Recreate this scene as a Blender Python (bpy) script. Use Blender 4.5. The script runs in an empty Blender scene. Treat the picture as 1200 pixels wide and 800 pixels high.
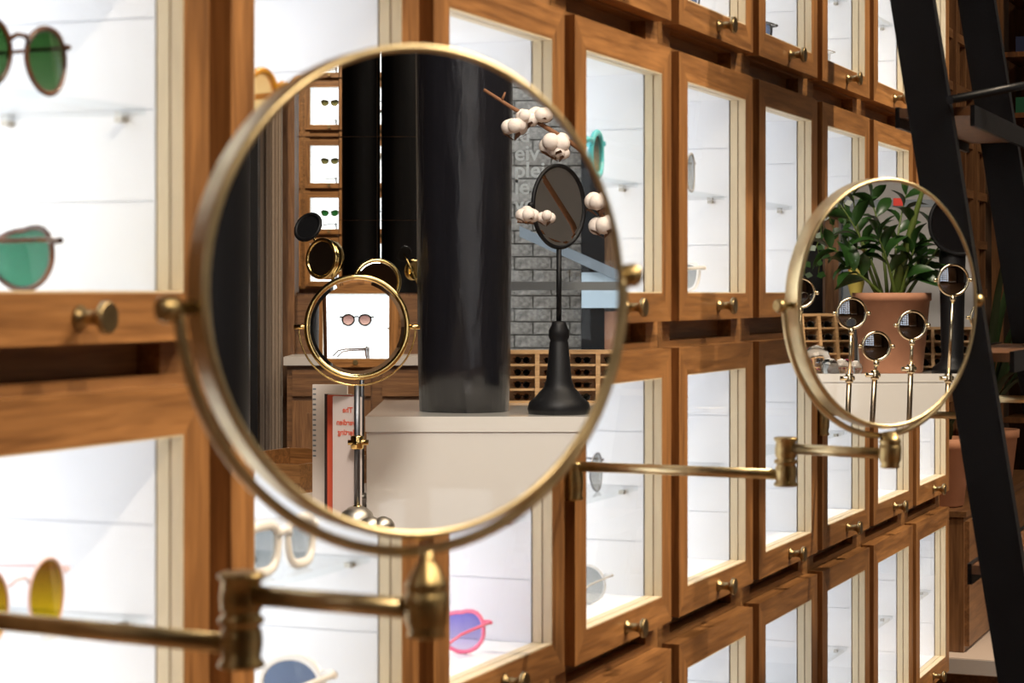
import bpy, math, random
from mathutils import Vector, Matrix
random.seed(7)
S = bpy.context.scene
COL = S.collection
pi = math.pi

# ------------------------------------------------------------------ camera, world, lights, exposure
EYE = 1.2
F = 2500.0                                   # focal length in pixels of the 1200 px wide frame
YAW = math.atan(1002.0 / F)                  # the cabinet wall runs to a vanishing point 1002 px right of centre
CAM = Vector((0.322, -0.803, EYE))
FWD = Vector((math.cos(YAW), math.sin(YAW), 0))
RGT = Vector((math.sin(YAW), -math.cos(YAW), 0))
cd = bpy.data.cameras.new('camera'); cam = bpy.data.objects.new('camera', cd); COL.objects.link(cam)
cam.location = CAM
cam.rotation_euler = (pi / 2, 0, math.atan2(FWD.y, FWD.x) - pi / 2)
cd.sensor_width = 36; cd.lens = 36 * F / 1200; cd.shift_y = -56 / 1200
cd.clip_start = 0.05; cd.clip_end = 200
cd.dof.use_dof = True; cd.dof.focus_distance = 5.0; cd.dof.aperture_fstop = 15.0
S.camera = cam

W = bpy.data.worlds.new('World'); S.world = W; W.use_nodes = True
bg = W.node_tree.nodes['Background']; bg.inputs[0].default_value = (0.92, 0.95, 1.0, 1); bg.inputs[1].default_value = 3.6
S.view_settings.view_transform = 'Standard'; S.view_settings.look = 'None'
S.view_settings.exposure = 0.0; S.view_settings.gamma = 1.0; S.view_settings.use_curve_mapping = False

def lamp(name, kind, loc, target, power, col=(1, .82, .62), size=.1, spot=70, blend=.6):
    l = bpy.data.lights.new(name, kind); o = bpy.data.objects.new(name, l); COL.objects.link(o)
    o.location = loc; l.energy = power; l.color = col
    o.rotation_euler = (Vector(target) - Vector(loc)).to_track_quat('-Z', 'Y').to_euler()
    if kind == 'SPOT':
        l.spot_size = math.radians(spot); l.spot_blend = blend; l.shadow_soft_size = size
    elif kind == 'AREA':
        l.size = size
    return o
WARM = (1, .80, .58)
# ceiling track spots: on the cabinet wall, on the two counters, on the tiled mirror corner; last two added as fill
lamp('track_spot', 'SPOT', (4.2, -1.7, 3.7), (3.3, 0, .55), 400, WARM, .05, 70)
lamp('track_spot.001', 'SPOT', (2.6, -2.2, 3.7), (1.6, 0, .75), 250, WARM, .05, 70)
lamp('track_spot.002', 'SPOT', (1.2, -1.6, 3.8), (1.25, -4.4, .8), 560, (1, .92, .84), .45, 60)
lamp('track_spot.003', 'SPOT', (3.1, -3.2, 3.8), (3.35, -6.2, .9), 400, (1, .88, .76), .3, 60)
lamp('track_spot.004', 'SPOT', (.2, -4.6, 3.8), (.3, -7.0, .9), 320, WARM, .1, 70)
lamp('lattice_fill_spot', 'SPOT', (5.2, -2.0, 3.8), (5.5, .1, 1.5), 110, WARM, .1, 60)  # added spot, only there to brighten the dark lattice
lamp('left_cabinets_fill_spot', 'SPOT', (-.2, -2.4, 3.8), (-.1, 0, 1.9), 300, WARM, .05, 75)  # added spot to brighten the cabinet fronts shown in the tiled mirror
lamp('fill_area_light', 'AREA', (2.6, -3.2, 3.9), (2.6, -3.2, 0), 140, (1, .84, .66), 2.6)  # added fill light that lifts the dark gaps, not a real panel

# ------------------------------------------------------------------ picture -> place helpers
def P(px, py, Z):
    """point of the place seen at pixel (px, py) at depth Z"""
    return CAM + RGT * ((px - 600) / F * Z) + FWD * Z + Vector((0, 0, -(py - 344) / F * Z))
PHI1, PHI2 = math.radians(34.2), math.radians(35.2)
C1 = P(500, 341, 1.08); C2 = P(1043, 355, 2.13)
def nrm(phi): return (RGT * math.sin(phi) - FWD * math.cos(phi)).normalized()
N1, N2 = nrm(PHI1), nrm(PHI2)
def refl(p, c, n): return p - n * (2 * (p - c).dot(n))
def M1(px, py, Z): return refl(P(px, py, Z), C1, N1)
def M2(px, py, Z): return refl(P(px, py, Z), C2, N2)

# ------------------------------------------------------------------ materials
MATS = {}
def nodes(name):
    m = bpy.data.materials.new(name); m.use_nodes = True; MATS[name] = m
    nt = m.node_tree; b = nt.nodes['Principled BSDF']
    return m, nt, b
def mat(name, col, rough=.5, metal=0, coat=0, emit=None, estr=0, trans=0, spec=.5, bump=0, bscale=40, var=0, stretch=(1, 1, 1)):
    m, nt, b = nodes(name)
    b.inputs['Base Color'].default_value = (*col, 1); b.inputs['Roughness'].default_value = rough
    b.inputs['Metallic'].default_value = metal; b.inputs['Coat Weight'].default_value = coat
    b.inputs['Specular IOR Level'].default_value = spec
    b.inputs['Transmission Weight'].default_value = trans
    if emit: b.inputs['Emission Color'].default_value = (*emit, 1); b.inputs['Emission Strength'].default_value = estr
    if bump or var:
        tc = nt.nodes.new('ShaderNodeTexCoord'); mp = nt.nodes.new('ShaderNodeMapping')
        mp.inputs['Scale'].default_value = stretch
        n = nt.nodes.new('ShaderNodeTexNoise'); n.inputs['Scale'].default_value = bscale; n.inputs['Detail'].default_value = 5
        nt.links.new(tc.outputs['Object'], mp.inputs[0]); nt.links.new(mp.outputs[0], n.inputs['Vector'])
        if bump:
            bp = nt.nodes.new('ShaderNodeBump'); bp.inputs['Strength'].default_value = bump; bp.inputs['Distance'].default_value = .004
            nt.links.new(n.outputs['Fac'], bp.inputs['Height']); nt.links.new(bp.outputs[0], b.inputs['Normal'])
        if var:
            r = nt.nodes.new('ShaderNodeValToRGB')
            r.color_ramp.elements[0].position = .3; r.color_ramp.elements[1].position = .7
            r.color_ramp.elements[0].color = (*[c * (1 - var) for c in col], 1); r.color_ramp.elements[1].color = (*[min(1, c * (1 + var)) for c in col], 1)
            nt.links.new(n.outputs['Fac'], r.inputs[0]); nt.links.new(r.outputs[0], b.inputs['Base Color'])
    return m
def wood(name, dark, light, axis, rough=.42, scale=1.0):
    """oak grain running along one local axis, different on every piece"""
    m, nt, b = nodes(name); N = nt.nodes.new; L = nt.links.new
    tc = N('ShaderNodeTexCoord'); oi = N('ShaderNodeObjectInfo'); ad = N('ShaderNodeVectorMath'); ad.operation = 'MULTIPLY_ADD'
    ad.inputs[1].default_value = (1, 1, 1)
    mu = N('ShaderNodeVectorMath'); mu.operation = 'SCALE'; mu.inputs[0].default_value = (7.3, 3.1, 5.7)
    L(oi.outputs['Random'], mu.inputs['Scale']); L(tc.outputs['Object'], ad.inputs[0]); L(mu.outputs[0], ad.inputs[2])
    mp = N('ShaderNodeMapping'); s = [58 * scale] * 3; s['XYZ'.index(axis)] = 4.0 * scale; mp.inputs['Scale'].default_value = s
    L(ad.outputs[0], mp.inputs[0])
    n1 = N('ShaderNodeTexNoise'); n1.inputs['Scale'].default_value = 1.0; n1.inputs['Detail'].default_value = 4; n1.inputs['Distortion'].default_value = 1.2
    n2 = N('ShaderNodeTexNoise'); n2.inputs['Scale'].default_value = 4.2; n2.inputs['Detail'].default_value = 3
    L(mp.outputs[0], n1.inputs['Vector']); L(mp.outputs[0], n2.inputs['Vector'])
    r = N('ShaderNodeValToRGB'); r.color_ramp.elements[0].position = .32; r.color_ramp.elements[1].position = .68
    r.color_ramp.elements[0].color = (*dark, 1); r.color_ramp.elements[1].color = (*light, 1)
    L(n1.outputs['Fac'], r.inputs[0])
    mx = N('ShaderNodeMix'); mx.data_type = 'RGBA'; mx.blend_type = 'MULTIPLY'; mx.inputs['Factor'].default_value = .48
    r2 = N('ShaderNodeValToRGB'); r2.color_ramp.elements[0].position = .35; r2.color_ramp.elements[1].position = .6
    r2.color_ramp.elements[0].color = (.55, .5, .45, 1); r2.color_ramp.elements[1].color = (1, 1, 1, 1)
    L(n2.outputs['Fac'], r2.inputs[0]); L(r.outputs[0], mx.inputs['A']); L(r2.outputs[0], mx.inputs['B'])
    hv = N('ShaderNodeHueSaturation'); ma = N('ShaderNodeMapRange'); ma.inputs['To Min'].default_value = .85; ma.inputs['To Max'].default_value = 1.12
    L(oi.outputs['Random'], ma.inputs['Value']); L(ma.outputs[0], hv.inputs['Value']); L(mx.outputs['Result'], hv.inputs['Color'])
    L(hv.outputs[0], b.inputs['Base Color']); b.inputs['Roughness'].default_value = rough
    bp = N('ShaderNodeBump'); bp.inputs['Strength'].default_value = .15; bp.inputs['Distance'].default_value = .001
    L(n2.outputs['Fac'], bp.inputs['Height']); L(bp.outputs[0], b.inputs['Normal'])
    return m
def thin_glass(name, tint=(1, 1, 1), ior=1.25, refl_max=1.0):
    m, nt, b = nodes(name); nt.nodes.remove(b); N = nt.nodes.new; L = nt.links.new
    t = N('ShaderNodeBsdfTransparent'); t.inputs[0].default_value = (*tint, 1)
    g = N('ShaderNodeBsdfGlossy'); g.inputs['Roughness'].default_value = .01
    f0 = N('ShaderNodeFresnel'); f0.inputs['IOR'].default_value = ior
    gm = N('ShaderNodeNewGeometry'); f = N('ShaderNodeMath'); f.operation = 'MULTIPLY'; iv_ = N('ShaderNodeMath'); iv_.operation = 'SUBTRACT'; iv_.inputs[0].default_value = 1
    L(gm.outputs['Backfacing'], iv_.inputs[1]); L(f0.outputs[0], f.inputs[0]); L(iv_.outputs[0], f.inputs[1])
    x = N('ShaderNodeMixShader'); L(f.outputs[0], x.inputs[0]); L(t.outputs[0], x.inputs[1]); L(g.outputs[0], x.inputs[2])
    L(x.outputs[0], nt.nodes['Material Output'].inputs[0]); return m
def lens_mat(name, top, bot, opacity_rough=.08):
    """tinted lens, colour fading from the upper to the lower edge"""
    m, nt, b = nodes(name); nt.nodes.remove(b); N = nt.nodes.new; L = nt.links.new
    tc = N('ShaderNodeTexCoord'); sp = N('ShaderNodeSeparateXYZ'); r = N('ShaderNodeValToRGB'); mr = N('ShaderNodeMapRange')
    mr.inputs['From Min'].default_value = 0; mr.inputs['From Max'].default_value = .045
    L(tc.outputs['Object'], sp.inputs[0]); L(sp.outputs['Z'], mr.inputs['Value']); L(mr.outputs[0], r.inputs[0])
    r.color_ramp.elements[0].color = (*bot, 1); r.color_ramp.elements[1].color = (*top, 1)
    t = N('ShaderNodeBsdfTransparent'); g = N('ShaderNodeBsdfGlossy'); g.inputs['Roughness'].default_value = opacity_rough
    f0 = N('ShaderNodeFresnel'); f0.inputs['IOR'].default_value = 1.4
    gm = N('ShaderNodeNewGeometry'); f = N('ShaderNodeMath'); f.operation = 'MULTIPLY'; iv_ = N('ShaderNodeMath'); iv_.operation = 'SUBTRACT'; iv_.inputs[0].default_value = 1
    L(gm.outputs['Backfacing'], iv_.inputs[1]); L(f0.outputs[0], f.inputs[0]); L(iv_.outputs[0], f.inputs[1])
    x = N('ShaderNodeMixShader'); L(r.outputs[0], t.inputs[0]); L(f.outputs[0], x.inputs[0]); L(t.outputs[0], x.inputs[1]); L(g.outputs[0], x.inputs[2])
    L(x.outputs[0], nt.nodes['Material Output'].inputs[0]); return m

OD, OL = (.195, .086, .027), (.41, .196, .066)
oak_h = wood('oak_horizontal', OD, OL, 'X'); oak_v = wood('oak_vertical', OD, OL, 'Z')
oak_dark = wood('oak_recess', (.19, .09, .030), (.38, .19, .07), 'X')
oak_brown = wood('brown_oak', (.13, .06, .025), (.26, .13, .055), 'Z')
oak_brown_h = wood('brown_oak_horizontal', (.13, .06, .025), (.26, .13, .055), 'X')
oak_dim = wood('dark_walnut', (.09, .038, .014), (.2, .085, .03), 'Z')
pine = wood('pale_pine', (.55, .33, .15), (.72, .46, .23), 'X')
floor_m = wood('floor_wood', (.12, .06, .03), (.22, .11, .05), 'X')
pale = mat('pale_birch', (.70, .58, .39), .5, var=.05, bscale=30, stretch=(6, 6, .6))
white_panel = mat('white_painted_panel', (.90, .915, .95), .5, var=.02, bscale=12)
back_glow = mat('glowing_back', (.9, .9, .9), .4, emit=(.93, .96, 1), estr=1.65)  # back boards made to glow, standing in for the cabinets' own lamps
pane_m = thin_glass('clear_pane', (.985, .99, .99), 1.18)
shelf_glass = thin_glass('shelf_glass', (.97, .985, .985), 1.16)
street_glass = thin_glass('street_glass', (.95, .97, .97), 1.3)
brass = mat('aged_brass', (.64, .53, .31), .36, 1, var=.14, bscale=60)
brass_dk = mat('dark_aged_brass', (.44, .335, .16), .36, 1, var=.18, bscale=80)
gold = mat('polished_gold', (.93, .68, .27), .12, 1)
palegold = mat('pale_gold', (.90, .80, .56), .14, 1)
steel = mat('grey_steel', (.16, .165, .18), .45, 1)
mirror_m = mat('mirror_silver', (.93, .94, .93), .0, 1)
mirror_dark = mat('tinted_mirror', (.27, .29, .33), .02, 1)
chrome = mat('brushed_nickel', (.50, .46, .40), .42, 1)
knob_m = mat('dark_brass_knob', (.36, .27, .14), .36, 1, var=.15, bscale=90)
iron = mat('black_iron', (.005, .005, .006), .5, spec=.3, bump=.1, bscale=120)
ladder_m = mat('ladder_black_steel', (.006, .007, .009), .38, spec=.14, bump=.08, bscale=200)
timber = mat('black_stained_timber', (.009, .009, .012), .27, spec=.6, bump=1.0, bscale=13, stretch=(1, 1, .22))
for n_ in timber.node_tree.nodes:
    if n_.type == 'BUMP': n_.inputs['Distance'].default_value = .012
postblk = mat('black_post', (.006, .006, .007), .4, spec=.3)
counter_m = mat('counter_cream_laminate', (.78, .75, .69), .28, coat=.9)
grey_wall = mat('grey_plaster', (.55, .54, .53), .8, var=.08, bscale=5)
dark_ceiling = mat('dark_ceiling', (.05, .045, .04), .9)
brown_wall = mat('brown_wall', (.16, .10, .06), .8)
curtain_m = mat('taupe_linen', (.30, .235, .185), .9, bump=.3, bscale=300, var=.1)
brick_m = mat('grey_stone', (.235, .21, .185), .9, var=.45, bscale=40, bump=.5)
slate_m = mat('blue_grey_paint', (.20, .23, .26), .5)
terracotta = mat('terracotta', (.46, .215, .12), .75, var=.1, bscale=14)
soil = mat('soil', (.03, .02, .012), 1)
leaf_m = mat('glossy_leaf', (.018, .055, .010), .35, var=.4, bscale=9)
leaf_dk = mat('dark_leaf', (.018, .045, .012), .5, var=.3, bscale=9)
stalk_m = mat('green_stalk', (.09, .13, .022), .5)
twig_m = mat('brown_twig', (.20, .085, .035), .8, bump=.4, bscale=60)
cotton_m = mat('cotton_fluff', (.74, .65, .58), 1, bump=.6, bscale=50)
bract_m = mat('dry_bract', (.12, .05, .02), .8)
paper = mat('cream_paper', (.78, .70, .64), .7)
paper_pink = mat('pale_pink_paper', (.72, .62, .58), .6)
paper_dark = mat('dark_cover', (.05, .03, .03), .5)
paper_red = mat('red_cover', (.75, .12, .06), .5)
ink_red = mat('red_ink', (.75, .14, .08), .6)
lettering, nt_, b_ = nodes('white_lettering'); tl_ = nt_.nodes.new('ShaderNodeBsdfTranslucent'); tl_.inputs[0].default_value = (.85, .85, .83, 1)
b_.inputs['Base Color'].default_value = (.82, .82, .80, 1); mx_ = nt_.nodes.new('ShaderNodeMixShader'); mx_.inputs[0].default_value = .75
nt_.links.new(b_.outputs[0], mx_.inputs[1]); nt_.links.new(tl_.outputs[0], mx_.inputs[2]); nt_.links.new(mx_.outputs[0], nt_.nodes['Material Output'].inputs[0])
white_stone = mat('white_stone', (.62, .52, .45), .5)
white_edge = mat('pale_grey_edge', (.50, .47, .45), .5)
yellow_m = mat('yellow_glaze', (.62, .52, .12), .45)
orange_m = mat('orange_red_glaze', (.80, .13, .04), .35)
redlabel = mat('red_label', (.80, .06, .04), .5)
clear_dome = mat('clear_crystal', (.95, .95, .95), .02, trans=1)
bluepane = mat('pale_blue_panel', (.55, .66, .75), .4)

# ------------------------------------------------------------------ mesh helpers
class MB:
    def __init__(s): s.v = []; s.f = []; s.sm = []
    def add(s, v, f, smooth=False):
        k = len(s.v); s.v += [tuple(x) for x in v]; s.f += [tuple(i + k for i in q) for q in f]; s.sm += [smooth] * len(f); return s
    def box(s, x0, x1, y0, y1, z0, z1):
        v = [(x, y, z) for x in (x0, x1) for y in (y0, y1) for z in (z0, z1)]
        return s.add(v, [(0, 1, 3, 2), (4, 6, 7, 5), (0, 4, 5, 1), (2, 3, 7, 6), (0, 2, 6, 4), (1, 5, 7, 3)])
    def hexa(s, a, b):
        """two matching quads joined into a solid"""
        return s.add(list(a) + list(b), [(3, 2, 1, 0), (4, 5, 6, 7), (0, 1, 5, 4), (1, 2, 6, 5), (2, 3, 7, 6), (3, 0, 4, 7)])
    def lathe(s, prof, seg=24, mtx=None, cap=True, smooth=True):
        v = []; f = []
        for r, z in prof:
            for i in range(seg):
                a = 2 * pi * i / seg; v.append(Vector((r * math.cos(a), r * math.sin(a), z)))
        for j in range(len(prof) - 1):
            for i in range(seg):
                i2 = (i + 1) % seg; f.append((j * seg + i, j * seg + i2, (j + 1) * seg + i2, (j + 1) * seg + i))
        if mtx: v = [mtx @ p for p in v]
        s.add(v, f, smooth)
        if cap:
            k = len(s.v) - len(v)
            s.f.append(tuple(k + i for i in reversed(range(seg)))); s.f.append(tuple(k + (len(prof) - 1) * seg + i for i in range(seg))); s.sm += [False, False]
        return s
    def tube(s, pts, r, seg=10, closed=False, cap=True, flat=1.0):
        pts = [Vector(p) for p in pts]; n = len(pts); rs = r if isinstance(r, (list, tuple)) else [r] * n
        v = []; up = None
        for i, p in enumerate(pts):
            if closed: t = pts[(i + 1) % n] - pts[i - 1]
            else: t = pts[min(i + 1, n - 1)] - pts[max(i - 1, 0)]
            t.normalize()
            if up is None:
                up = Vector((0, 0, 1)) if abs(t.z) < .9 else Vector((0, 1, 0))
            a = up - t * up.dot(t); a.normalize(); up = a; b = t.cross(a)
            for k in range(seg):
                th = 2 * pi * k / seg; v.append(p + a * (math.cos(th) * rs[i]) + b * (math.sin(th) * rs[i] * flat))
        f = []
        m = n if closed else n - 1
        for i in range(m):
            j = (i + 1) % n
            for k in range(seg):
                k2 = (k + 1) % seg; f.append((i * seg + k, i * seg + k2, j * seg + k2, j * seg + k))
        s.add(v, f, True)
        if not closed and cap:
            k = len(s.v) - len(v); s.f.append(tuple(k + i for i in reversed(range(seg)))); s.f.append(tuple(k + (n - 1) * seg + i for i in range(seg))); s.sm += [False, False]
        return s
    def ball(s, c, r, seg=12, rings=8, sc=(1, 1, 1)):
        c = Vector(c); prof = []
        v = []; f = []
        for j in range(rings + 1):
            a = pi * j / rings
            for i in range(seg):
                b = 2 * pi * i / seg; v.append(c + Vector((r * sc[0] * math.sin(a) * math.cos(b), r * sc[1] * math.sin(a) * math.sin(b), r * sc[2] * math.cos(a))))
        for j in range(rings):
            for i in range(seg):
                i2 = (i + 1) % seg; f.append((j * seg + i, (j + 1) * seg + i, (j + 1) * seg + i2, j * seg + i2))
        return s.add(v, f, True)
    def tri(s): return sum(len(q) - 2 for q in s.f)
    def mesh(s, name, m):
        me = bpy.data.meshes.new(name); me.from_pydata(s.v, [], s.f); me.materials.append(m)
        me.polygons.foreach_set('use_smooth', s.sm); me.validate(); me.update(); return me
    def obj(s, name, m, parent=None):
        return link(name, s.mesh(name, m), parent)
def link(name, me, parent=None):
    o = bpy.data.objects.new(name, me); COL.objects.link(o)
    if parent: o.parent = parent
    return o
def tag(o, label, cat, group=None):
    o['label'] = label; o['category'] = cat
    if group: o['group'] = group
    return o
def thing(name, label, cat, loc=(0, 0, 0), rz=0, group=None, rot=None):
    o = bpy.data.objects.new(name, None); COL.objects.link(o); o.empty_display_size = .02
    o.location = loc; o.rotation_euler = rot if rot else (0, 0, rz)
    return tag(o, label, cat, group)
def struct(o): o['kind'] = 'structure'; return o
def kids(o): return [c for c in bpy.data.objects if c.parent == o]
def shell(name, m, *b): return struct(MB().box(*b).obj(name, m))

# ------------------------------------------------------------------ the room (X along the cabinet wall, room towards -Y)
CEIL = 4.0
fl = struct(thing_floor := bpy.data.objects.new('floor', MB().box(-4, 9, -8.4, .3, -.1, 0).mesh('floor', floor_m))); COL.objects.link(fl)
shell('ceiling', dark_ceiling, -4, 9, -8.4, .3, CEIL, CEIL + .1)
shell('wall_left', brown_wall, -4.1, -4, -8.4, .3, 0, CEIL)
shell('wall_right', grey_wall, 9, 9.1, -8.4, .3, 0, CEIL)
shell('wall_cabinets', brown_wall, -4, 9, .21, .3, 0, CEIL)

# ------------------------------------------------------------------ display cabinets
PW, PH = .38, .373
U0 = 1.544
WHW, WHH = .137, .135          # half window
DHW, DHH = .1735, .1695        # half door
def uc(k): return U0 + PW * k
def zc(r): return EYE + .0005 + WHH + PH * r
def mitre_rail(sgn):           # horizontal
    zi, zo = sgn * WHH, sgn * DHH
    a = [(-DHW, 0, zo), (DHW, 0, zo), (WHW, 0, zi), (-WHW, 0, zi)]
    bz = .0012
    m = MB(); b = [(x, .022, z) for x, y, z in a]
    m.hexa(a if sgn < 0 else a[::-1], b if sgn < 0 else b[::-1]); return m
def mitre_stile(sgn):
    xi, xo = sgn * WHW, sgn * DHW
    g = .0004
    a = [(xo, 0, -DHH), (xo, 0, DHH), (xi, 0, WHH), (xi, 0, -WHH)]
    b = [(x, .022, z) for x, y, z in a]; m = MB()
    m.hexa(a if sgn > 0 else a[::-1], b if sgn > 0 else b[::-1]); return m
ME = {}
ME['rail_top'] = mitre_rail(1).mesh('rail', oak_h); ME['rail_bottom'] = mitre_rail(-1).mesh('rail', oak_h)
ME['stile_left'] = mitre_stile(-1).mesh('stile', oak_v); ME['stile_right'] = mitre_stile(1).mesh('stile', oak_v)
def bead(y0, y1):
    m = MB(); t = .0015; a, h = WHW, WHH
    for s in (-1, 1):
        m.box(min(s * a, s * (a - t)), max(s * a, s * (a - t)), y0, y1, -h, h)
        m.box(-a, a, y0, y1, min(s * h, s * (h - t)), max(s * h, s * (h - t)))
    return m
m = bead(.0004, .0102); m2 = bead(.0118, .022); m.add(m2.v, m2.f); ME['bead'] = m.mesh('door', pale)
ME['pane'] = MB().box(-WHW + .001, WHW - .001, .0104, .0116, -WHH + .001, WHH - .001).mesh('pane', pane_m)
km = Matrix.Rotation(pi / 2, 4, 'X')       # lathe axis -> -Y
ME['knob'] = MB().lathe([(.0085, 0), (.0085, .002), (.0055, .0035), (.0048, .010), (.0055, .0155), (.0095, .0185), (.0112, .020), (.0112, .0232), (.0100, .0245)], 20,
                        Matrix.Translation((0, 0, -.1515)) @ km).mesh('knob', knob_m)
cm = MB(); D = .2; xo = PW / 2 - .0005
for s in (-1, 1):
    a, b = sorted((s * (WHW + .004), s * xo)); cm.box(a, b, .0228, D, -PH / 2, PH / 2)
cm.box(-WHW - .004, WHW + .004, .042, D, WHH + .004, PH / 2); cm.box(-WHW - .004, WHW + .004, .042, D, -PH / 2, -WHH - .004)
cm.box(-WHW - .004, WHW + .004, .0228, .042, WHH + .004, WHH + .043); cm.box(-WHW - .004, WHW + .004, .0228, .042, -WHH - .037, -WHH - .004)
ME['carcass'] = cm.mesh('carcass', oak_dark)
def courses(axis):
    out = []
    n = 4; h = 2 * WHH / n; g = .0007
    for i in range(n):
        z0, z1 = -WHH + i * h + g, -WHH + (i + 1) * h - g
        if axis == 'side': out.append(MB().box(WHW - .001, WHW + .004, .024, D - .013, z0, z1))
        else: out.append(MB().box(-WHW, WHW, D - .012, D - .008, z0, z1))
    return out
ME['side'] = [c.mesh('panel', white_panel) for c in courses('side')]
ME['back'] = [c.mesh('glow_panel', back_glow) for c in courses('back')]  # glowing backs added as the light inside each cabinet
lm = MB(); lm.box(-WHW - .003, -WHW + .001, .024, D - .013, -WHH, WHH); lm.box(-WHW, WHW, .024, D - .013, WHH - .0005, WHH + .003); lm.box(-WHW, WHW, .024, D - .013, -WHH - .003, -WHH + .0005)
lm.box(WHW + .0006, WHW + .0038, .024, D - .0135, -WHH, WHH)
ME['lining'] = lm.mesh('lining', white_panel)
ME['shelf'] = MB().box(-WHW + .004, WHW - .004, .030, D - .02, -.0045, .0015).mesh('shelf', shelf_glass)
ME['pins'] = [MB().box(WHW - .010, WHW - .0012, y - .003, y + .003, -.0095, -.005).mesh('shelf_pin', chrome) for y in (.05, .15)]
ORD = ['first', 'second', 'third', 'fourth', 'fifth', 'sixth', 'seventh', 'eighth', 'ninth']
ROWN = {1: 'top row', 0: 'second row down', -1: 'third row down', -2: 'lowest row'}
def cabinet(k, r, label, group):
    t = thing('display_cabinet', label, 'cabinet', (uc(k), 0, zc(r)), 0, group)
    c = link('carcass', ME['carcass'], t)
    for q in ME['side']: link('panel', q, c)
    link('lining', ME['lining'], c)
    for q in ME['back']: link('glow_panel', q, c)
    sh = link('shelf', ME['shelf'], t); [link('shelf_pin', q, sh) for q in ME['pins']]
    d = link('door', ME['bead'], t)
    link('rail', ME['rail_top'], d); link('rail', ME['rail_bottom'], d); link('stile', ME['stile_left'], d); link('stile', ME['stile_right'], d)
    link('pane', ME['pane'], d); kb = link('knob', ME['knob'], d)
    return t
for r in (1, 0, -1, -2):
    for k in range(0 if r in (0, -1) else 3, 9):
        first = 0 if r in (0, -1) else 3
        cabinet(k, r, f'lit oak display cabinet with glazed door, {ORD[k - first]} from the left in the {ROWN[r]}', 'cabinets on the oak wall')
for r in (0, 1, 2, 3, 4):
    for k in (-5, -4, -3, -2):
        cabinet(k, r, f'lit oak cabinet seen in the tiled mirror, {ORD[4 - r]} row down, {ORD[k + 5]} column', 'cabinets seen in the tiled mirror')
for k in (-2, -1, 0):
    cabinet(k, -3, f'lit oak cabinet near the floor, faintly mirrored in the cream counter, {ORD[k + 2]} from left', 'cabinets mirrored in the counter')
for r in (2, 3, 4):
    for k in range(-1, 9):
        cabinet(k, r, f'lit oak cabinet mirrored tiny in the rod mirrors, {ORD[4 - r]} row down, {(ORD + ["tenth"])[k + 1]} column', 'cabinets seen in the rod mirrors')

# ------------------------------------------------------------------ sunglasses
def outline(kind, n=28):
    pts = []
    for i in range(n):
        a = 2 * pi * i / n; c, s = math.cos(a), math.sin(a)
        if kind == 'round': x, z = .0245 * c, .0225 * s
        elif kind == 'panto': x, z = .0250 * c * (1 + .10 * s), .0225 * s
        elif kind == 'oval': x, z = .0225 * c, .0255 * s
        elif kind == 'wayfarer':
            p = 3.0; q = (abs(c) ** p + abs(s) ** p) ** (-1 / p); x, z = .0255 * c * q * (1 + .12 * s), .0195 * s * q
        elif kind == 'cat':
            x, z = .0262 * c * (1 + .12 * s), .0205 * s + (.006 * max(0, c) * max(0, s) * 1.6)
        else: # aviator
            x, z = .0265 * c * (1 + .14 * s), .0215 * s
        pts.append((x, z))
    return pts
GM = {}
def glasses_meshes(kind, rim, fm, lm_, folded):
    key = (kind, rim, fm.name, lm_.name, folded)
    if key in GM: return GM[key]
    o = outline(kind); zmin = min(z for _, z in o); zmax = max(z for _, z in o); lift = -zmin + rim
    fr = MB(); lens = []
    for s in (-1, 1):
        ring = [(s * (.0345 + x), .0035 * (x / .025) ** 2 * (1 if x > 0 else .2), z + lift) for x, z in o]
        if s < 0: ring = ring[::-1]
        fr.tube(ring, rim, 8, closed=True, flat=1.2)
        l = MB(); n = len(ring)
        front = [(x, y - .0006, z) for x, y, z in ring]; back = [(x, y + .0008, z) for x, y, z in ring]
        l.add(front + back, [tuple(range(n)), tuple(range(2 * n - 1, n - 1, -1))] + [(i, i + n, (i + 1) % n + n, (i + 1) % n) for i in range(n)])
        lens.append(l.mesh('lens', lm_))
    zt = lift + zmax * .45
    fr.tube([(-.0115, 0, zt), (-.005, -.002, zt + .004), (.005, -.002, zt + .004), (.0115, 0, zt)], max(rim, .0012), 8)
    for s in (-1, 1): fr.tube([(s * .058, .002, zt + .002), (s * .066, .004, zt + .003), (s * .0705, .008, zt + .003)], max(rim * 1.2, .0015), 6)
    tm = []
    for s in (-1, 1):
        t = MB(); rr = max(rim * .9, .0013)
        if folded:
            yy = .010 + (.004 if s > 0 else 0)
            t.tube([(s * .0705, .008, zt + .003), (s * .069, yy, zt + .002), (s * .02, yy + .002, zt), (-s * .03, yy + .003, zt - .002), (-s * .052, yy + .002, zt - .016)], rr, 6, flat=.6)
        else:
            t.tube([(s * .0705, .008, zt + .003), (s * .070, .03, zt + .003), (s * .068, .08, zt + .001), (s * .066, .105, zt - .004), (s * .064, .125, max(.003, zt - .024))], rr, 6, flat=.6)
        tm.append(t.mesh('temple', fm))
    GM[key] = (fr.mesh('frame', fm), lens, tm); return GM[key]
def sunglasses(loc, rz, kind, rim, fm, lm_, label, group=None, folded=False, scale=1.0):
    a, b, c = glasses_meshes(kind, rim, fm, lm_, folded)
    t = thing('sunglasses', label, 'sunglasses', loc, rz, group); t.scale = (scale,) * 3
    link('frame', a, t)
    for q in b: link('lens', q, t)
    for q in c: link('temple', q, t)
    return t
fm_tort = mat('tortoise_acetate', (.09, .032, .010), .2, var=.7, bscale=45, coat=.4)
fm_amber = mat('amber_acetate', (.55, .25, .02), .2, var=.4, bscale=45, coat=.4)
fm_teal = mat('teal_acetate', (.12, .60, .68), .2, coat=.4)
fm_pink = mat('pink_acetate', (.95, .18, .33), .2, coat=.4)
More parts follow.
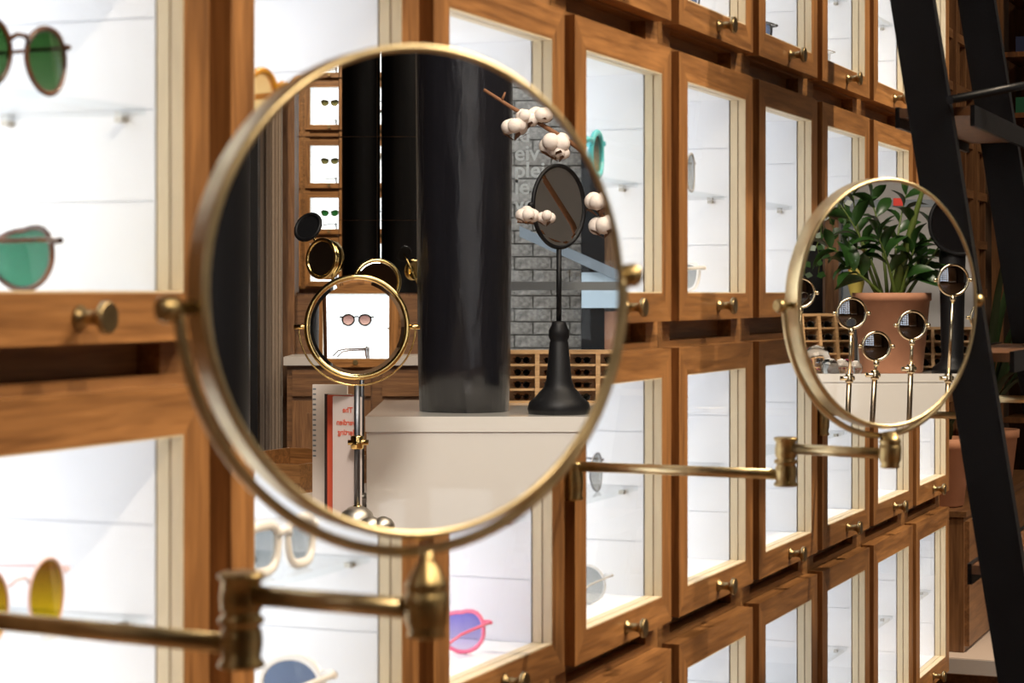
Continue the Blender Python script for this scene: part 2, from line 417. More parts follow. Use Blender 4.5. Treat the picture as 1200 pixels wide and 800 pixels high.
fm_clear = mat('pale_grey_acetate', (.62, .62, .62), .2, coat=.4)
fm_white = mat('white_acetate', (.85, .83, .8), .25, coat=.4)
fm_blush = mat('blush_acetate', (.85, .62, .6), .25, coat=.4)
fm_black = mat('black_acetate', (.012, .012, .014), .2, coat=.4)
fm_wire = mat('grey_wire', (.35, .36, .40), .25, 1)
ln_green = lens_mat('green_lens', (.13, .27, .11), (.30, .42, .26))
ln_teal = lens_mat('teal_green_lens', (.14, .38, .28), (.20, .48, .36))
ln_cream = lens_mat('cream_lens', (.86, .66, .40), (.92, .78, .52))
ln_tan = lens_mat('tan_lens', (.22, .20, .18), (.75, .66, .45))
ln_yellow = lens_mat('yellow_lens', (.45, .30, .10), (.9, .75, .10))
ln_lilac = lens_mat('lilac_lens', (.45, .42, .80), (.85, .80, .88))
ln_blue = lens_mat('blue_grey_lens', (.36, .42, .52), (.40, .45, .56))
ln_grey = lens_mat('pale_grey_lens', (.60, .62, .62), (.78, .78, .76))
ln_dark = lens_mat('dark_lens', (.03, .035, .03), (.10, .10, .08))
ln_olive = lens_mat('olive_lens', (.08, .07, .04), (.45, .42, .24))
ln_leaf = lens_mat('leaf_green_lens', (.05, .16, .06), (.15, .34, .16))
ln_rose = lens_mat('rose_lens', (.42, .30, .28), (.80, .62, .55))
def top_g(k, r, *a, **q): return sunglasses((uc(k), .048, zc(r) + .0016), 0, *a, **q)
def low_g(k, r, *a, dx=.045, turn=0, **q): return sunglasses((uc(k) + dx, .100, zc(r) - WHH + .0006), pi / 2 + turn, *a, **q)
G1 = 'sunglasses in the oak cabinets'
top_g(0, 0, 'panto', .0019, fm_tort, ln_green, 'round tortoiseshell sunglasses with green lenses on the upper left glass shelf', G1)
low_g(0, 0, 'cat', .0019, fm_tort, ln_teal, 'tortoiseshell sunglasses with teal green lenses on the upper left cabinet floor', G1, dx=.03)
top_g(1, 0, 'round', .0030, fm_amber, ln_cream, 'thick amber sunglasses with cream lenses behind the big mirror rim', G1)
top_g(3, 0, 'oval', .0036, fm_teal, ln_tan, 'turquoise sunglasses with tan gradient lenses on a glass shelf', G1)
top_g(4, 0, 'oval', .0016, fm_clear, ln_grey, 'pale grey sunglasses on the glass shelf right of the turquoise pair', G1)
low_g(4, 0, 'wayfarer', .0026, fm_white, ln_grey, 'white sunglasses on the cabinet floor above the brass knob', G1)
top_g(0, -1, 'oval', .0012, fm_blush, ln_yellow, 'thin blush sunglasses with yellow lenses above the brass arm', G1)
low_g(1, -1, 'panto', .0026, fm_white, ln_blue, 'white sunglasses with blue grey lenses at the lower left', G1, dx=.035, scale=1.25)
top_g(1, -1, 'wayfarer', .0040, fm_white, ln_grey, 'thick white sunglasses with pale lenses below the big mirror', G1)
low_g(2, -1, 'cat', .0019, fm_pink, ln_lilac, 'bright pink sunglasses with lilac lenses on a cabinet floor', G1)
top_g(3, -1, 'round', .0010, fm_wire, ln_grey, 'thin grey wire sunglasses beside the brass wall bracket', G1)
low_g(3, -1, 'round', .0014, fm_clear, ln_grey, 'pale clear sunglasses right of the bright pink pair', G1)
low_g(4, 1, 'wayfarer', .0019, fm_wire, ln_blue, 'grey sunglasses in the top row, left of a brass knob', G1)
low_g(5, 1, 'wayfarer', .0019, fm_black, ln_blue, 'black sunglasses in the top row of the cabinets', G1)
low_g(6, 1, 'wayfarer', .0013, fm_clear, ln_grey, 'clear sunglasses in the top row near the ladder', G1)
G2 = 'sunglasses seen in the tiled mirror'
for r in (0, 1, 2, 3, 4):
    for k in (-5, -4, -3, -2):
        if (r, k) == (0, -2): continue
        ln = {1: ln_leaf}.get(r, ln_olive)
        w = {0: 'fifth', 1: 'fourth', 2: 'third', 3: 'second', 4: 'first'}[r]
        c4 = ORD[k + 5]
        sunglasses((uc(k), .048, zc(r) + .0016), 0, 'cat', .0020, fm_tort, ln, f'sunglasses on the glass shelf of the {c4} small mirrored cabinet, {w} row', G2)
        sunglasses((uc(k) + .045, .1, zc(r) - WHH + .0006), pi / 2, 'cat', .0026, fm_black, ln_dark, f'sunglasses standing sideways on the floor of the {c4} small mirrored cabinet, {w} row', G2)
top_g(-2, 0, 'panto', .0030, fm_black, ln_rose, 'spotted sunglasses with rose lenses reflected in the round table mirror', G2)
low_g(-2, 0, 'panto', .0030, fm_tort, ln_dark, 'spotted sunglasses turned sideways reflected in the round table mirror', G2, turn=-.05, scale=1.1)

# ------------------------------------------------------------------ brass extending wall mirrors
RF = .1208
def arc(R, a0, a1, n): return [(R * math.cos(a0 + (a1 - a0) * i / n), 0, R * math.sin(a0 + (a1 - a0) * i / n)) for i in range(n + 1)]
def wall_mirror(Br, J, C, phi, roll, label, with_head=True):
    t = thing('wall_mirror', label, 'mirror', Br, 0, 'brass swing arm mirrors')
    def loc(p): return Vector(p) - Vector(Br)
    zA, zB = EYE - .187, EYE - .160
    # bracket: back plate and turned barrel
    m = MB(); m.box(-.008, .008, .008, .0262, zA - .034 - Br[2], zA + .010 - Br[2])
    m.obj('bracket', brass_dk, t)
    prof = [(.0095, -.021), (.0115, -.019), (.0095, -.015), (.0108, -.008), (.0112, 0), (.0108, .008), (.0095, .015), (.0115, .019), (.0095, .021)]
    m = MB().lathe(prof, 24, Matrix.Translation((0, 0, zA - .016 - Br[2]))); m.obj('barrel', brass_dk, t)
    a = loc((Br[0], Br[1], zA)); j = loc((J[0], J[1], zA)); d = (j - a).normalized()
    MB().tube([a + d * .006, j - d * .006], .0055, 16).obj('arm', brass, t)
    # knuckle between the two arms
    z0 = (zA + zB) / 2 - Br[2]
    prof = [(.0108, -.0255), (.0125, -.0245), (.0125, -.0225), (.0104, -.0205), (.0116, -.012), (.0112, -.006), (.0095, -.003), (.0122, -.0012), (.0122, .0012), (.0095, .003), (.0112, .006), (.0116, .012), (.0104, .0205), (.0125, .0225), (.0125, .0245), (.0108, .0255)]
    MB().lathe(prof, 28, Matrix.Translation((j.x, j.y, z0))).obj('knuckle', brass_dk, t)
    b = loc((J[0], J[1], zB)); c = loc((C[0], C[1], zB)); d = (c - b).normalized()
    MB().tube([b + d * .006, c - d * .006], .0055, 16).obj('arm', brass, t)
    # bell-shaped post
    zt = C[2] - .1335 - Br[2]; zb = EYE - .174 - Br[2]; h = zt - zb
    prof = [(.0085, 0), (.0100, .0012), (.0088, .004), (.0108, .008), (.0114, .018), (.0112, .0225), (.0098, .024), (.0112, .0255), (.0100, .029), (.0062, .036), (.0034, h - .002), (.0030, h + .002)]
    MB().lathe(prof, 28, Matrix.Translation((c.x, c.y, zb))).obj('post', brass_dk, t)
    if not with_head: return t
    # head: yoke, pivots, drum and glass; local frame: -Y is the glass normal
    n = nrm(phi); rz = math.atan2(n.y, n.x) + pi / 2
    base = Matrix.Translation(loc(C)) @ Matrix.Rotation(rz, 4, 'Z')
    rolled = base @ Matrix.Rotation(roll, 4, 'Y')
    def put(mb_, name, mt, mx, parent):
        mb_.v = [tuple(mx @ Vector(p)) for p in mb_.v]; return mb_.obj(name, mt, parent)
    RY = .1325
    m = MB().tube([(x, .0105, z) for x, _, z in arc(RY, pi - roll, 2 * pi - roll, 64)], .0030, 10)
    put(m, 'yoke', brass, base, t)
    for s in (-1, 1):
        mx = rolled @ Matrix.Translation((s * .1235, .0105, 0)) @ Matrix.Rotation(s * pi / 2, 4, 'Y')
        m = MB().lathe([(.0035, 0), (.0035, .009), (.0062, .010), (.0066, .017), (.0050, .0195)], 18); put(m, 'pivot', brass_dk, mx, t)
    # drum ring: inner lip, face lip, outer wall, back
    prof = [(RF, .001), (RF + .0008, -.0010), (RF + .0022, -.0016), (RF + .0040, -.0008), (RF + .0046, .001), (RF + .0040, .003), (RF + .0040, .0180), (RF + .0028, .0195), (.1, .0202), (.1, .0195)]
    m = MB(); seg = 96; v = []; f = []
    for r_, y in prof:
        for i in range(seg): a_ = 2 * pi * i / seg; v.append((r_ * math.cos(a_), y, r_ * math.sin(a_)))
    for q in range(len(prof) - 1):
        for i in range(seg): i2 = (i + 1) % seg; f.append((q * seg + i, q * seg + i2, (q + 1) * seg + i2, (q + 1) * seg + i))
    m.add(v, f, True); put(m, 'mirror_case', brass, base, t)
    m = MB(); R_ = RF + .0006
    v = [(R_ * math.cos(2 * pi * i / seg), 0, R_ * math.sin(2 * pi * i / seg)) for i in range(seg)]; v2 = [(x, .004, z) for x, _, z in v]
    m.add(v + v2, [tuple(range(seg)), tuple(range(2 * seg - 1, seg - 1, -1))] + [(i, i + seg, (i + 1) % seg + seg, (i + 1) % seg) for i in range(seg)])
    put(m, 'mirror_glass', mirror_m, base, t)
    return t
J1 = P(283, 700, 1.135); J2 = P(921, 540, 2.205)
B1 = Vector((uc(-.5), -.004, EYE - .187)); B2 = Vector((uc(2.5), -.004, EYE - .187)); B3 = Vector((uc(5.5), -.004, EYE - .187))
wall_mirror(B1, J1, C1, PHI1, -math.radians(3.6), 'large foreground brass swing arm mirror reflecting the black column')
wall_mirror(B2, J2, C2, PHI2, -math.radians(1.0), 'smaller brass swing arm mirror reflecting the potted plant, beside the ladder')
J3 = J2 + (B3 - B2); C3 = C2 + (B3 - B2); C3.x += .03
wall_mirror(B3, J3, C3, math.radians(76), 0, 'farthest brass swing arm mirror, only its arm showing behind the ladder')

# ------------------------------------------------------------------ leaning black ladder
lt = thing('ladder', 'black steel ladder leaning against the oak cabinets at the right', 'ladder', (0, 0, 0))
LEAN = .158
pa = P(1124.5, 344, 2.85); Yl = pa.y
tt = None
# second rail: same distance from the wall, seen at px 1201
best = min((abs(P(1200, 344, 2.85 + i * .002).y - Yl), 2.85 + i * .002) for i in range(700))[1]
pb = P(1200, 344, best)
lt.location = (pa.x, pa.y - LEAN * EYE, 0)
O = Vector(lt.location)
def lad(x, z, dy): return Vector((x, Yl - LEAN * (EYE - z) + dy, z)) - O
ZT = 2.45
for q in (pa, pb):
    m = MB(); w = .0285; th = .013
    a = [lad(q.x - th, 0, -w), lad(q.x + th, 0, -w), lad(q.x + th, 0, w), lad(q.x - th, 0, w)]
    b = [lad(q.x - th, ZT, -w), lad(q.x + th, ZT, -w), lad(q.x + th, ZT, w), lad(q.x - th, ZT, w)]
    m.hexa(a, b); m.obj('rail', ladder_m, lt)
for dz in (-.92, -.66, -.37, -.085, .245, .53, .81, 1.08):
    z = EYE + dz; c = lad(pa.x, z, 0)
    m = MB(); m.box(.016, pb.x - pa.x - .016, c.y - .050, c.y + .045, z - .006, z + .006)
    tr = m.obj('tread', oak_dim, lt)
    MB().box(.016, pb.x - pa.x - .016, c.y - .056, c.y - .050, z - .020, z + .008).obj('nosing', ladder_m, tr)
    MB().box(.016, pb.x - pa.x - .016, c.y + .045, c.y + .051, z - .020, z + .008).obj('nosing', ladder_m, tr)
e0 = P(1113, 117, 2.82) - O; e1 = P(1262, 88, 3.1) - O
MB().tube([e0, e1], .0058, 10).obj('brace', ladder_m, lt)

# ------------------------------------------------------------------ right end of the wall: ledge, low cabinet, pots, lattice
PU = 4.86
t = thing('platform', 'low platform with pale stone top beyond the cabinets at lower right', 'platform', (PU, 0, 0))
MB().box(0, 1.3, -.55, .2, .395, .43).obj('top_slab', white_stone, t)
MB().box(-.002, .03, -.552, .2, .397, .428).obj('edge_trim', white_edge, t)
MB().box(.06, 1.3, -.50, .2, 0, .395).obj('base', floor_m, t)
t = thing('low_cabinet', 'low brown wooden cabinet standing on the pale platform', 'cabinet', (4.93, 0, .4305))
MB().box(0, 1.15, .0, .16, 0, .29).obj('body', oak_brown, t)
MB().box(-.004, 1.154, -.006, .16, .29, .302).obj('top', oak_brown_h, t)
MB().box(.01, .57, -.010, .0, .012, .28).obj('door', oak_brown_h, t); MB().box(.585, 1.14, -.010, .0, .012, .28).obj('door', oak_brown_h, t)
def pot_mesh(r0, r1, h, rim=.012): return [(r0 * .9, 0), (r0, .004), (r0 + (r1 - r0) * .85, h * .84), (r1 + rim * .2, h * .85), (r1 + rim * .3, h), (r1 - .008, h), (r1 - .012, h * .9), (.001, h * .9)]
def leaf_mesh(name, L, Wd, m, fold=.25, seg=5):
    mb = MB(); v = []; f = []
    for i in range(seg + 1):
        s = i / seg; w = Wd * math.sin(pi * min(1, s * .96 + .04)) ** .8; z = .12 * L * math.sin(pi * s) - .10 * L * s * s
        v += [(-w / 2, s * L, z + fold * w), (0, s * L, z), (w / 2, s * L, z + fold * w)]
    for i in range(seg):
        k = i * 3; f += [(k, k + 1, k + 4, k + 3), (k + 1, k + 2, k + 5, k + 4)]
    mb.add(v, f, True); return mb.mesh(name, m)
t = thing('potted_plant', 'terracotta pot with dark leaves on the low cabinet behind the ladder', 'plant', (5.04, .075, .733))
MB().lathe(pot_mesh(.056, .072, .15), 24).obj('pot', terracotta, t)
lf = leaf_mesh('leaf', .085, .032, leaf_dk)
for i in range(14):
    o = link('leaf', lf, t); o.location = (random.uniform(-.03, .03), random.uniform(-.03, .02), .14); o.rotation_euler = (random.uniform(.8, 1.4), 0, i * 2.4)
def frond(L, droop, m):
    """one long arching blade leaf"""
    mb = MB(); v = []; f = []; n = 9
    for i in range(n + 1):
        q = i / n; w = .020 * math.sin(pi * min(1, .12 + q * .88)) + .001
        y = L * (.25 * q + .45 * q * q); z = L * (1.05 * q - droop * q * q)
        v += [(-w / 2, y, z), (0, y, z - .003), (w / 2, y, z)]
    for i in range(n):
        k = i * 3; f += [(k, k + 1, k + 4, k + 3), (k + 1, k + 2, k + 5, k + 4)]
    mb.add(v, f, True); return mb.mesh('frond', m)
t = thing('potted_palm', 'dark plant with long arching blades on the low cabinet behind the ladder', 'plant', (5.70, .075, .733))
MB().lathe(pot_mesh(.06, .075, .13), 24).obj('pot', terracotta, t)
fr_ = [frond(.46, .35, leaf_dk), frond(.40, .7, leaf_dk), frond(.55, .25, leaf_dk)]
for i in range(17):
    o = link('frond', fr_[i % 3], t); o.location = (0, 0, .11); o.rotation_euler = (random.uniform(-.05, .25), 0, math.radians(95 + 170 * ((i * .618) % 1)))
# tall lattice screen on the same wall: back board, slats and rails, beyond the ladder
t = thing('lattice_screen', 'tall brown wooden lattice on the wall behind the ladder', 'screen', (4.80, .165, .74))
MB().box(0, 1.42, .030, .042, 0, 2.8).obj('back_board', oak_dim, t)
for i in range(15):
    w = .024 if i % 3 == 0 else .016
    MB().box(i * .1, i * .1 + w, -.012 if i % 3 == 0 else 0, .030, 0, 2.8).obj('slat', oak_brown, t)
for q in range(21):
    MB().box(0, 1.42, -.004, .030, .06 + q * .13, .06 + q * .13 + .022).obj('rail', oak_brown_h, t)
SH = P(1184, 60, 5.95)
t = thing('bottle_shelf', 'dark wooden shelf of small colourful boxes at the far right edge', 'shelf', (SH.x, SH.y, 0))
MB().box(-.012, .012, .02, .05, 0, 2.9).obj('post', oak_brown, t); MB().box(.3, .32, -.5, .05, 0, 2.9).obj('back', oak_dim, t)
for q in range(14):
    z = .5 + q * .17; MB().box(0, .3, -.5, .02, z, z + .014).obj('shelf', oak_dim, t)
bx_m = [mat('deep_red_card', (.16, .012, .012), .5), mat('deep_green_card', (.012, .10, .05), .5), mat('navy_card', (.02, .03, .08), .5)]
bmesh_ = [MB().box(0, .08, -.030, 0, 0, .045).mesh('box', q) for q in bx_m]
for q in range(7, 11):
    for i in range(3):
        o = link('small_box', bmesh_[(q + i) % 3]); o.location = (SH.x + .03, SH.y - .01 - i * .055, .5 + q * .17 + .0145)
        tag(o, f'small coloured box, {ORD[i]} on the {ORD[10 - q]} filled shelf of the dark far right shelf', 'box', 'boxes on the dark shelf')

# ------------------------------------------------------------------ what the big mirror shows: counter, column, stands, tiled mirror
CT = .912                                   # counter top height
def rowz(p, z): return Vector((p.x, p.y, z))
pl = M1(428, 488, 5.0); pr = M1(775, 488, 5.0)
XL, XR, YF = pl.x, pr.x, pl.y
t = thing('counter', 'cream white counter under the black column, seen in the large mirror', 'counter', (XL, YF, 0))
DP = .78
MB().box(0, XR - XL, -DP, 0, CT - .036, CT).obj('counter_top', counter_m, t)
MB().box(.003, XR - XL - .003, -DP + .003, -.003, .08, CT - .0365).obj('body', counter_m, t)
MB().box(.04, XR - XL - .04, -DP + .04, -.05, 0, .08).obj('plinth', iron, t)
# black column of stained timber
def column(loc, r0, r1, h, name, label, wob=.004, mt=timber):
    prof = []
    n = 26
    m = MB(); seg = 40; v = []; f = []
    rnd = random.Random(int(loc[0] * 1000))
    ph = [rnd.uniform(0, 6) for _ in range(6)]
    for j in range(n + 1):
        z = h * j / n; r = r0 + (r1 - r0) * min(1, z / 1.0)
        for i in range(seg):
            a = 2 * pi * i / seg
            rr = r + wob * (math.sin(3 * a + ph[0] + z * .8) + .6 * math.sin(7 * a + ph[1] - z * .5) + .4 * math.sin(13 * a + ph[2] + z)) + (.0 if j else -.003)
            v.append((rr * math.cos(a), rr * math.sin(a), z))
    for j in range(n):
        for i in range(seg): i2 = (i + 1) % seg; f.append((j * seg + i, j * seg + i2, (j + 1) * seg + i2, (j + 1) * seg + i))
    f2 = [tuple(reversed(range(seg))), tuple(n * seg + i for i in range(seg))]
    m.add(v, f, True); m.f += f2; m.sm += [False, False]
    o = m.obj(name, mt); o.location = loc; return tag(o, label, 'column')
cc = M1(545, 480, 5.25); column((cc.x, cc.y, CT), .113, .121, CEIL - CT, 'black_column', 'thick black timber column standing on the cream counter', .0018)
# two posts added in the room to imitate the thick column's reflections in the tiles
TZ = 7.98
pt = M1(480, 344, TZ); TY = pt.y
for px, ttl in ((423, 'left'), (469, 'right')):
    im = M1(px, 344, 12.0); real_y = 2 * TY - im.y
    column((im.x, real_y, 0), .108, .108, CEIL, 'black_column', f'{ttl} of two added black posts imitating the column reflection in the tiled mirror', .0006, postblk)
# tiled mirror: single panes in a grid on a timber partition
xl = M1(345, 344, TZ).x; xr = M1(560, 344, TZ).x
t = thing('tiled_mirror', 'mirror of many square panes on the wall left of the thick column', 'mirror', (xl, TY, EYE))
MB().box(0, xr - xl, -.04, -.012, -.01, 2.0).obj('backing', oak_brown, t)
TLR = [.0055, .0, .0, .0]
xs = [345, 397, 442, 490, 540, 558]; ys = [343, 258, 160, 62, -36, -134]
for a in range(len(xs) - 1):
    for b in range(len(ys) - 1):
        x0 = (xs[a] - 345) / F * TZ; x1 = (xs[a + 1] - 345) / F * TZ; z0 = (344 - ys[b]) / F * TZ; z1 = (344 - ys[b + 1]) / F * TZ
        g = .0009; cx, cz = (x0 + x1) / 2, (z0 + z1) / 2
        m = MB().box(-(x1 - x0) / 2 + g, (x1 - x0) / 2 - g, -.004, 0, -(z1 - z0) / 2 + g, (z1 - z0) / 2 - g)
        o = m.obj('pane', mirror_m, t); o.location = (cx, -.004, cz)
        o.rotation_euler = (-{0: .006, 1: .003, 2: .006}.get(b, .006), 0, TLR[min(a, 3)])
# sideboard below the tiled mirror
yS = TY + .38
t = thing('sideboard', 'brown oak sideboard with pale top below the tiled mirror', 'sideboard', (xl, TY, 0))
zs = EYE - (418 - 344) / F * 7.6
SL = xr - xl
MB().box(0, SL, 0, .40, zs - .03, zs).obj('top', white_edge, t)
MB().box(.01, SL - .01, 0, .37, .05, zs - .03).obj('body', oak_brown_h, t)
for i in range(2):
    MB().box(.03 + i * .32, .31 + i * .32, .37, .385, zs - .14, zs - .045).obj('drawer', oak_brown_h, t)
    d = MB().box(.03 + i * .32, .31 + i * .32, .37, .385, .07, zs - .155).obj('door', oak_brown, t)
    MB().box(.08 + i * .32, .26 + i * .32, .385, .390, .12, zs - .20).obj('raised_panel', oak_brown, d)
MB().box(0, SL, .0, .03, zs, EYE - .01).obj('back_board', oak_brown_h, t)
# left: frame post, curtain, black posts
def vbox(Mf, px0, px1, Z, th, z0, z1):
    a = Mf(px0, 344, Z); b = Mf(px1, 344, Z); return (min(a.x, b.x), max(a.x, b.x), a.y - th, a.y, z0, z1)
struct(MB().box(*vbox(M1, 331, 345, 7.90, .3, 0, CEIL)).obj('trim_1', oak_brown))
a = M1(303, 344, 7.8); b = M1(330, 344, 7.8)
m = MB(); n = 24; pts = []
for i in range(n + 1):
    s = i / n; pts.append((a.x + (b.x - a.x) * s, a.y + .012 * math.sin(s * 22), 0))
v = [(x, y, z) for x, y, _ in pts for z in (0.02, CEIL - .1)] + [(x, y - .006, z) for x, y, _ in pts for z in (0.02, CEIL - .1)]
k = 2 * (n + 1); f = [(2 * i, 2 * i + 2, 2 * i + 3, 2 * i + 1) for i in range(n)] + [(k + 2 * i, k + 2 * i + 1, k + 2 * i + 3, k + 2 * i + 2) for i in range(n)]
m.add(v, f, True); tag(m.obj('curtain', curtain_m), 'taupe linen curtain hanging between dark posts and oak trim', 'curtain')
tag(MB().box(*vbox(M1, 283, 302, 7.6, .08, 0, CEIL)).obj('black_post', postblk), 'wide black square post left of the taupe curtain', 'post')
tag(MB().box(*vbox(M1, 264, 281, 7.55, .08, 0, CEIL)).obj('black_post', mat('blue_black_post', (.018, .02, .028), .35)), 'blue black square post at the left rim of the large mirror', 'post')
# low side table with tray, magazines and gold stand mirrors
TT = .688
ta_x0 = XL - .62
tx0, tx1, ty0, ty1 = ta_x0, XL - .01, M1(400, 600, 6.35).y, M1(400, 600, 4.25).y
t = thing('side_table', 'pale low table beside the cream counter holding tray and magazines', 'table', (tx0, ty0, 0))
MB().box(0, tx1 - tx0, 0, ty1 - ty0, TT - .03, TT).obj('tabletop', white_stone, t)
MB().box(0, tx1 - tx0, .02, ty1 - ty0 - .012, TT - .09, TT - .03).obj('apron', oak_h, t)
for x in (.03, tx1 - tx0 - .07):
    for y in (.03, ty1 - ty0 - .08): MB().box(x, x + .04, y, y + .04, 0, TT - .09).obj('leg', oak_v, t)
tn = M1(351, 571, 5.45); an_ = math.radians(25)
ta = Vector((tn.x - (.17 * math.cos(an_) - .26 * math.sin(an_)), tn.y - (.17 * math.sin(an_) + .26 * math.cos(an_)), 0))
t = thing('tray', 'open oak tray on the low pale table', 'tray', (ta.x, ta.y, TT), math.radians(25))
tw, td, th_ = .17, .26, .075
MB().box(-tw, tw, -td, td, 0, .008).obj('bottom', oak_h, t)
for s in (-1, 1):
    MB().box(-tw, tw, min(s * td, s * (td - .008)), max(s * td, s * (td - .008)), .008, th_).obj('side', oak_h, t)
    MB().box(min(s * tw, s * (tw - .008)), max(s * tw, s * (tw - .008)), -td + .008, td - .008, .008, th_).obj('side', oak_h, t)
def textmesh(s, size, m, align='LEFT', ex=.0004):
    c = bpy.data.curves.new('text', 'FONT'); c.body = s; c.size = size; c.align_x = align; c.extrude = ex; c.offset = size * .018
    o = bpy.data.objects.new('text', c); COL.objects.link(o); bpy.context.view_layer.update()
    me = bpy.data.meshes.new_from_object(o.evaluated_get(bpy.context.evaluated_depsgraph_get())); bpy.data.objects.remove(o)
    me.materials.clear(); me.materials.append(m); return me
# magazines standing up; x along the wall, front cover towards +Y
def magazine(px, pytop, Z, w, m, label, rz, edge=None):
    p = M1(px, 500, Z); h = EYE - (pytop - 344) / F * Z - TT
    t = thing('magazine', label, 'magazine', (p.x, p.y, TT + .0005), rz, 'magazines on the low table')
    MB().box(-w / 2, w / 2, -.004, .004, 0, h).obj('cover', m, t)
    MB().box(-w / 2 + .001, w / 2 - .002, -.003, .003, .001, h + .0008).obj('pages', edge or paper, t)
    return t, h, w
t, h, w = magazine(387, 451, 4.98, .085, paper, 'cream magazine with striped edge at the back of the group', .25)
for i in range(14): MB().box(-w / 2 + .001, -w / 2 + .009, .004, .0045, h - .012 - i * .012, h - .008 - i * .012).obj('stripe', slate_m, t)
magazine(397, 462, 4.90, .075, paper_dark, 'dark magazine between the cream and the red one', .55)
magazine(400.5, 463, 4.84, .075, paper_red, 'red magazine tucked behind the pale pink cover', .55)
t, h, w = magazine(407, 465, 4.78, .075, paper_pink, 'pale pink magazine with red title, in front beside the steel rod', .55)
for i, s in enumerate(('The', 'Everdien', 'Herting')):
    o = link('title', textmesh(s, .0175, ink_red, 'CENTER'), t)
    o.rotation_euler = (pi / 2, 0, pi); o.location = (.004, .0046, h - .035 - i * .022 - (.006 if i else 0))
# round gold stand mirror facing the cabinets
def ring_mirror_parts(t, c, R, tube_r, gm, face, n, yoke=None, convex=0, depth=.006, rim_parts=True):
    """ring, glass and yoke around local centre c, glass normal n (local)"""
    n = Vector(n).normalized(); q = n.to_track_quat('Z', 'Y').to_matrix().to_4x4(); mx = Matrix.Translation(c) @ q
    m = MB().tube([(R * math.cos(2 * pi * i / 48), R * math.sin(2 * pi * i / 48), 0) for i in range(48)], tube_r, 10, closed=True)
    m.v = [tuple(mx @ Vector(p)) for p in m.v]; r_ = m.obj('ring', gm, t)
    prof = []
    k = 8
    for i in range(k + 1):
        a = R * (1 - i / k); a = max(a, .0005)
        prof.append((a, (math.sqrt(convex * convex - a * a) - math.sqrt(convex * convex - R * R)) if convex else (.0006 if i else .0)))
    m = MB().lathe([(R, -.002)] + prof, 40, mx, smooth=bool(convex)); m.obj('glass', face, t)
    if yoke: 
        m = MB().tube([(x, 0.0, z) for x, _, z in arc(R * yoke, pi, 2 * pi, 40)], tube_r * .32, 8)
        m.v = [tuple(Vector(p) + Vector(c)) for p in m.v]; m.obj('yoke', gm, t)
        for s in (-1, 1):
            m = MB().tube([(s * R * .98, 0, 0), (s * R * yoke * 1.08, 0, 0)], tube_r * .8, 8); m.v = [tuple(Vector(p) + Vector(c)) for p in m.v]; m.obj('pivot', gm, t)
    return r_
SZ = 4.75
sc_ = M1(418.5, 383, SZ)
t = thing('table_mirror', 'round gold table mirror showing a cabinet, on a steel rod beside the magazines', 'mirror', (sc_.x, sc_.y, TT))
zc_ = sc_.z - TT; R_ = 59 / F * SZ
# aim: reflect the ray from the big mirror on to the lit cabinet two bays left
eye1 = refl(CAM, C1, N1)
tgt = Vector((uc(-2) + .005, 0, zc(0) - .004)); d_in = (sc_ - eye1).normalized()
# the table mirror is seen 8 px left of the window centre
d_out = (tgt - sc_).normalized(); nn = (d_out - d_in).normalized()
ring_mirror_parts(t, (0, 0, zc_), R_, .0068, gold, mirror_m, nn, yoke=1.16)
MB().tube([(0, 0, .03), (.0, 0, zc_ - R_ * 1.16)], .0068, 14).obj('rod', steel, t)
MB().lathe([(.010, 0), (.010, .016)], 18, Matrix.Translation((0, 0, .025))).obj('collar', gold, t)
zk = (EYE - (518 - 344) / F * SZ) - TT
m = MB().lathe([(.013, -.015), (.015, -.012), (.015, .012), (.013, .015)], 16, Matrix.Translation((0, 0, zk))); m.tube([(-.02, 0.006, zk), (.026, .006, zk)], .006, 10); m.obj('clamp', gold, t)
MB().lathe([(.040, 0), (.040, .010), (.033, .026), (.020, .036), (.009, .040)], 24).obj('base', chrome, t)
for px, pz, wd in ((435, 4.66, 'left'), (449, 4.66, 'right')):
    p = M1(px, 600, pz); o = MB().lathe([(.026, 0), (.025, .01), (.018, .02), (.004, .026)], 20).obj('paperweight', chrome); o.location = (p.x, p.y, TT)
    tag(o, f'{wd} of two small domed metal paperweights beside the table mirror base', 'paperweight', 'domed metal weights')
# cluster of three smaller mirrors on one stem behind it
b0 = M1(424, 480, 5.35)
t = thing('mirror_cluster', 'gold stand with three small round mirrors behind the table mirror', 'mirror', (b0.x, b0.y, TT))
def LB(px, py, Z): return M1(px, py, Z) - Vector(t.location)
p1, p2, p3 = LB(377, 303, 5.3), LB(361, 266, 5.38), LB(442, 330, 5.38)
for p, R, tilt, fc, gm in ((p1, .047, (-.75, 1, .1), mirror_dark, gold), (p2, .036, (-.6, 1, .55), iron, iron), (p3, .056, (.1, 1, .25), mirror_m, gold)):
    rr = ring_mirror_parts(t, p, R, .0052, gm, fc, tilt)
m = MB().lathe([(.047, -.03), (.050, -.028), (.050, -.006), (.047, -.004)], 30, Matrix.Translation(p1) @ Vector((-.75, 1, .1)).to_track_quat('Z', 'Y').to_matrix().to_4x4()); m.obj('drum', gold, t)
hub = LB(424, 383, 5.38)
MB().tube([(0, 0, .0), (0, 0, hub.z)], .0062, 10).obj('rod', steel, t)
for p in (p1, p2, p3): MB().tube([hub, hub * .5 + p * .5 + Vector((0, -.05, -.02)), p + Vector((0, -.02, 0))], .004, 8).obj('arm', gold, t)
MB().lathe([(.024, 0), (.023, .008), (.01, .014)], 24).obj('base', chrome, t)
